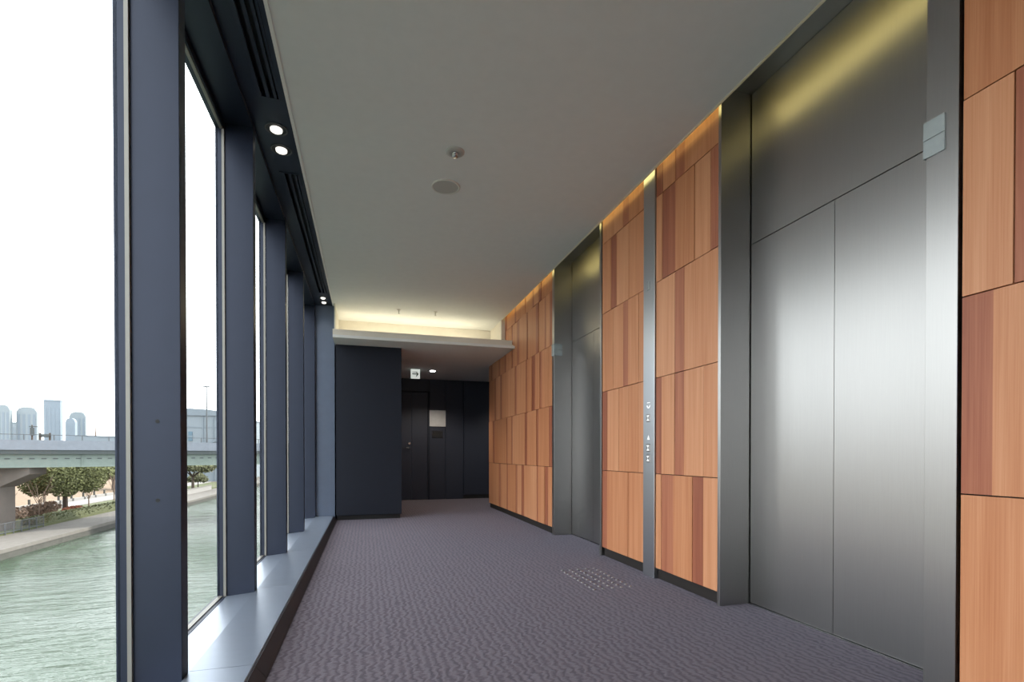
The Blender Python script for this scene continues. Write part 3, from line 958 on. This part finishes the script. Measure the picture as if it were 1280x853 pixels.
# railing near the pier
rf = thing('quay_railing', 'grey metal railing on the promenade beside the bridge pier', 'railing', (-31, 57, GR))
for i in range(9):
    box('post', (-30.93, -30.87, 52.0 + i * 1.1, 52.06 + i * 1.1, GR, GR + 1.1), 'rail', rf)
for z in (0.2, 1.05):
    box('rail', (-30.92, -30.88, 52.0, 60.86, GR + z, GR + z + 0.05), 'rail', rf)
bm = bmesh.new()
for i in range(56):
    bx(bm, -30.91, -30.89, 52.1 + i * 0.155, 52.12 + i * 0.155, GR + 0.2, GR + 1.05)
o = obj('balusters', bm, 'rail', rf)
o['kind'] = 'stuff'

# low white walls along the path
ww = thing('low_wall', 'low white wall along the path behind the hedge', 'low wall', (-41.5, 80, GR + 0.3))
for i in range(14):
    box('wall_block', (-41.7, -41.4, 60 + i * 3.2, 62.7 + i * 3.2, GR + 0.3, GR + 0.75), 'path', ww)
    box('wall_post', (-41.7, -41.5, 62.85 + i * 3.2, 63.05 + i * 3.2, GR + 0.3, GR + 1.4), 'quay', ww)
gw = thing('quay_wall_far', 'pale low wall above the quay in front of the warehouse', 'low wall', (-30.7, 104, GR))
box('wall_slab', (-30.9, -30.6, 92, 116, GR, GR + 0.85), 'path', gw)
box('coping', (-30.95, -30.55, 92, 116, GR + 0.85, GR + 0.95), 'concrete', gw)

# ---- warehouse behind the bridge
wh = thing('warehouse', 'large pale blue-grey hall with curved roof beyond the bridge', 'building', (-45, 150, GR))
box('wall', (-46, -32.4, 146, 176, GR, 11.0), 'block', wh)
bm = bmesh.new()
prism(bm, [(-46.3, 11.0), (-32.2, 11.0), (-32.2, 11.3), (-35, 12.0), (-39, 12.6), (-43, 12.8), (-46.3, 12.6)], 'y', 145.6, 176.4)
obj('roof', bm, 'block_band', wh)
for z in (-2.0, 7.9):
    box('wall_band', (-46.1, -32.3, 145.9, 146.1, z, z + 0.25), 'block_band', wh)
wn = box('window', (-43.7, -42.8, 145.85, 146.05, 4.5, 6.9), 'win_dark', wh)
box('window_bar', (-43.75, -42.75, 145.8, 145.9, 5.6, 5.8), 'block', wn)
bm = bmesh.new()
prism(bm, [(-41, 3.2), (-32.2, 5.9), (-32.2, 6.4), (-41, 3.7)], 'y', 145.2, 145.9)
obj('ramp', bm, 'block_band', wh)
for x in (-40.5, -38.2, -35.9):
    box('pilaster', (x, x + 0.25, 145.8, 146.0, GR, 11.0), 'block_band', wh)


# ---- distant towers: position from bearing and distance, each with floor bands
def tower(x, y, w, d, top, mat, label, kind, bands=8):
    t = thing('tower', label, 'skyscraper', (x, y, GR), 'distant skyscrapers beyond the bridge')
    if kind == 'flat':
        box('shaft', (x - w / 2, x + w / 2, y, y + d, GR, top), mat, t)
        box('crown', (x - w / 2 - 0.3, x + w / 2 + 0.3, y - 0.3, y + d, top - 3, top - 2), 'block_band', t)
    else:
        k = 0.10 * (top - GR)
        bm = bmesh.new()
        prism(bm, [(x - w / 2, GR), (x + w / 2, GR), (x + w / 2, top - k), (x + w * 0.38, top - k * 0.3), (x + w * 0.16, top), (x - w * 0.16, top), (x - w * 0.38, top - k * 0.3), (x - w / 2, top - k)], 'y', y, y + d)
        obj('shaft', bm, mat, t)
    for i in range(bands):
        xx = x - w / 2 + w * (i + 0.5) / bands
        box('window_strip', (xx - w * 0.12 / bands * 2, xx + w * 0.12 / bands * 2, y - 0.25, y + 0.2, GR + 12, top - (top - GR) * 0.14), 'tower_a', t)  # strips close to the shaft tone, haze contrast put into their colour
    return t


def at(u, depth):
    """ground point at a bearing (image column 0..1280) and a depth along the view axis"""
    th = math.radians(16.2356)
    xc = (u - 640) / 625.0 * depth
    return xc * math.cos(th) + depth * math.sin(th), depth * math.cos(th) - xc * math.sin(th)


for u, wpx, vtop, dep, mat, kind, lab in (
        (2, 17, 506, 880, 'tower_b', 'round', 'round-topped hazy tower standing alone before the tower pair'),
        (20, 8, 528, 960, 'tower_b', 'flat', 'short narrow hazy tower tucked beside a broader rounded tower'),
        (33.5, 21, 509, 900, 'tower_b', 'round', 'broad hazy tower with a rounded crown'),
        (65.5, 17, 500, 860, 'tower_a', 'flat', 'tallest flat-topped bluish tower of the skyline'),
        (88, 10, 523, 850, 'tower_a', 'round', 'lower bluish tower joined to a taller rounded one'),
        (97, 17, 515, 920, 'tower_b', 'round', 'rounded hazy tower behind its lower bluish neighbour')):
    x, y = at(u, dep)
    tower(x, y, wpx * dep / 625.0, 7, 1 + (568.5 - vtop) * dep / 625.0, mat, lab, kind, 4)
x, y = at(119.5, 700)
sp = thing('mast', 'thin red-brown lattice mast on the skyline', 'mast', (x, y, GR))
bm = bmesh.new()
tube(bm, (x, y, GR), (x, y, 30), 2.2, 0.9, 4)
tube(bm, (x, y, 30), (x, y, 49), 0.9, 0.2, 4)
obj('mast_body', bm, 'twig', sp)
for u, wpx, vtop, dep in ((112, 30, 545, 620), (138, 26, 546, 500), (325, 14, 538, 300)):
    x, y = at(u, dep)
    w = wpx * dep / 625
    b = thing('far_block', {112: 'low pale building below the round towers behind the bridge parapet', 138: 'low pale building behind the parapet past the thin mast', 325: 'low pale building seen in the narrow third window gap'}[u], 'building', (x, y, GR), 'low far buildings')
    box('walls', (x - w / 2, x + w / 2, y, y + 20, GR, 1 + (568.5 - vtop) * dep / 625), 'block', b)
    box('roof_edge', (x - w / 2 - 0.4, x + w / 2 + 0.4, y - 0.4, y + 20, 1 + (568.5 - vtop) * dep / 625 - 0.8, 1 + (568.5 - vtop) * dep / 625), 'block_band', b)
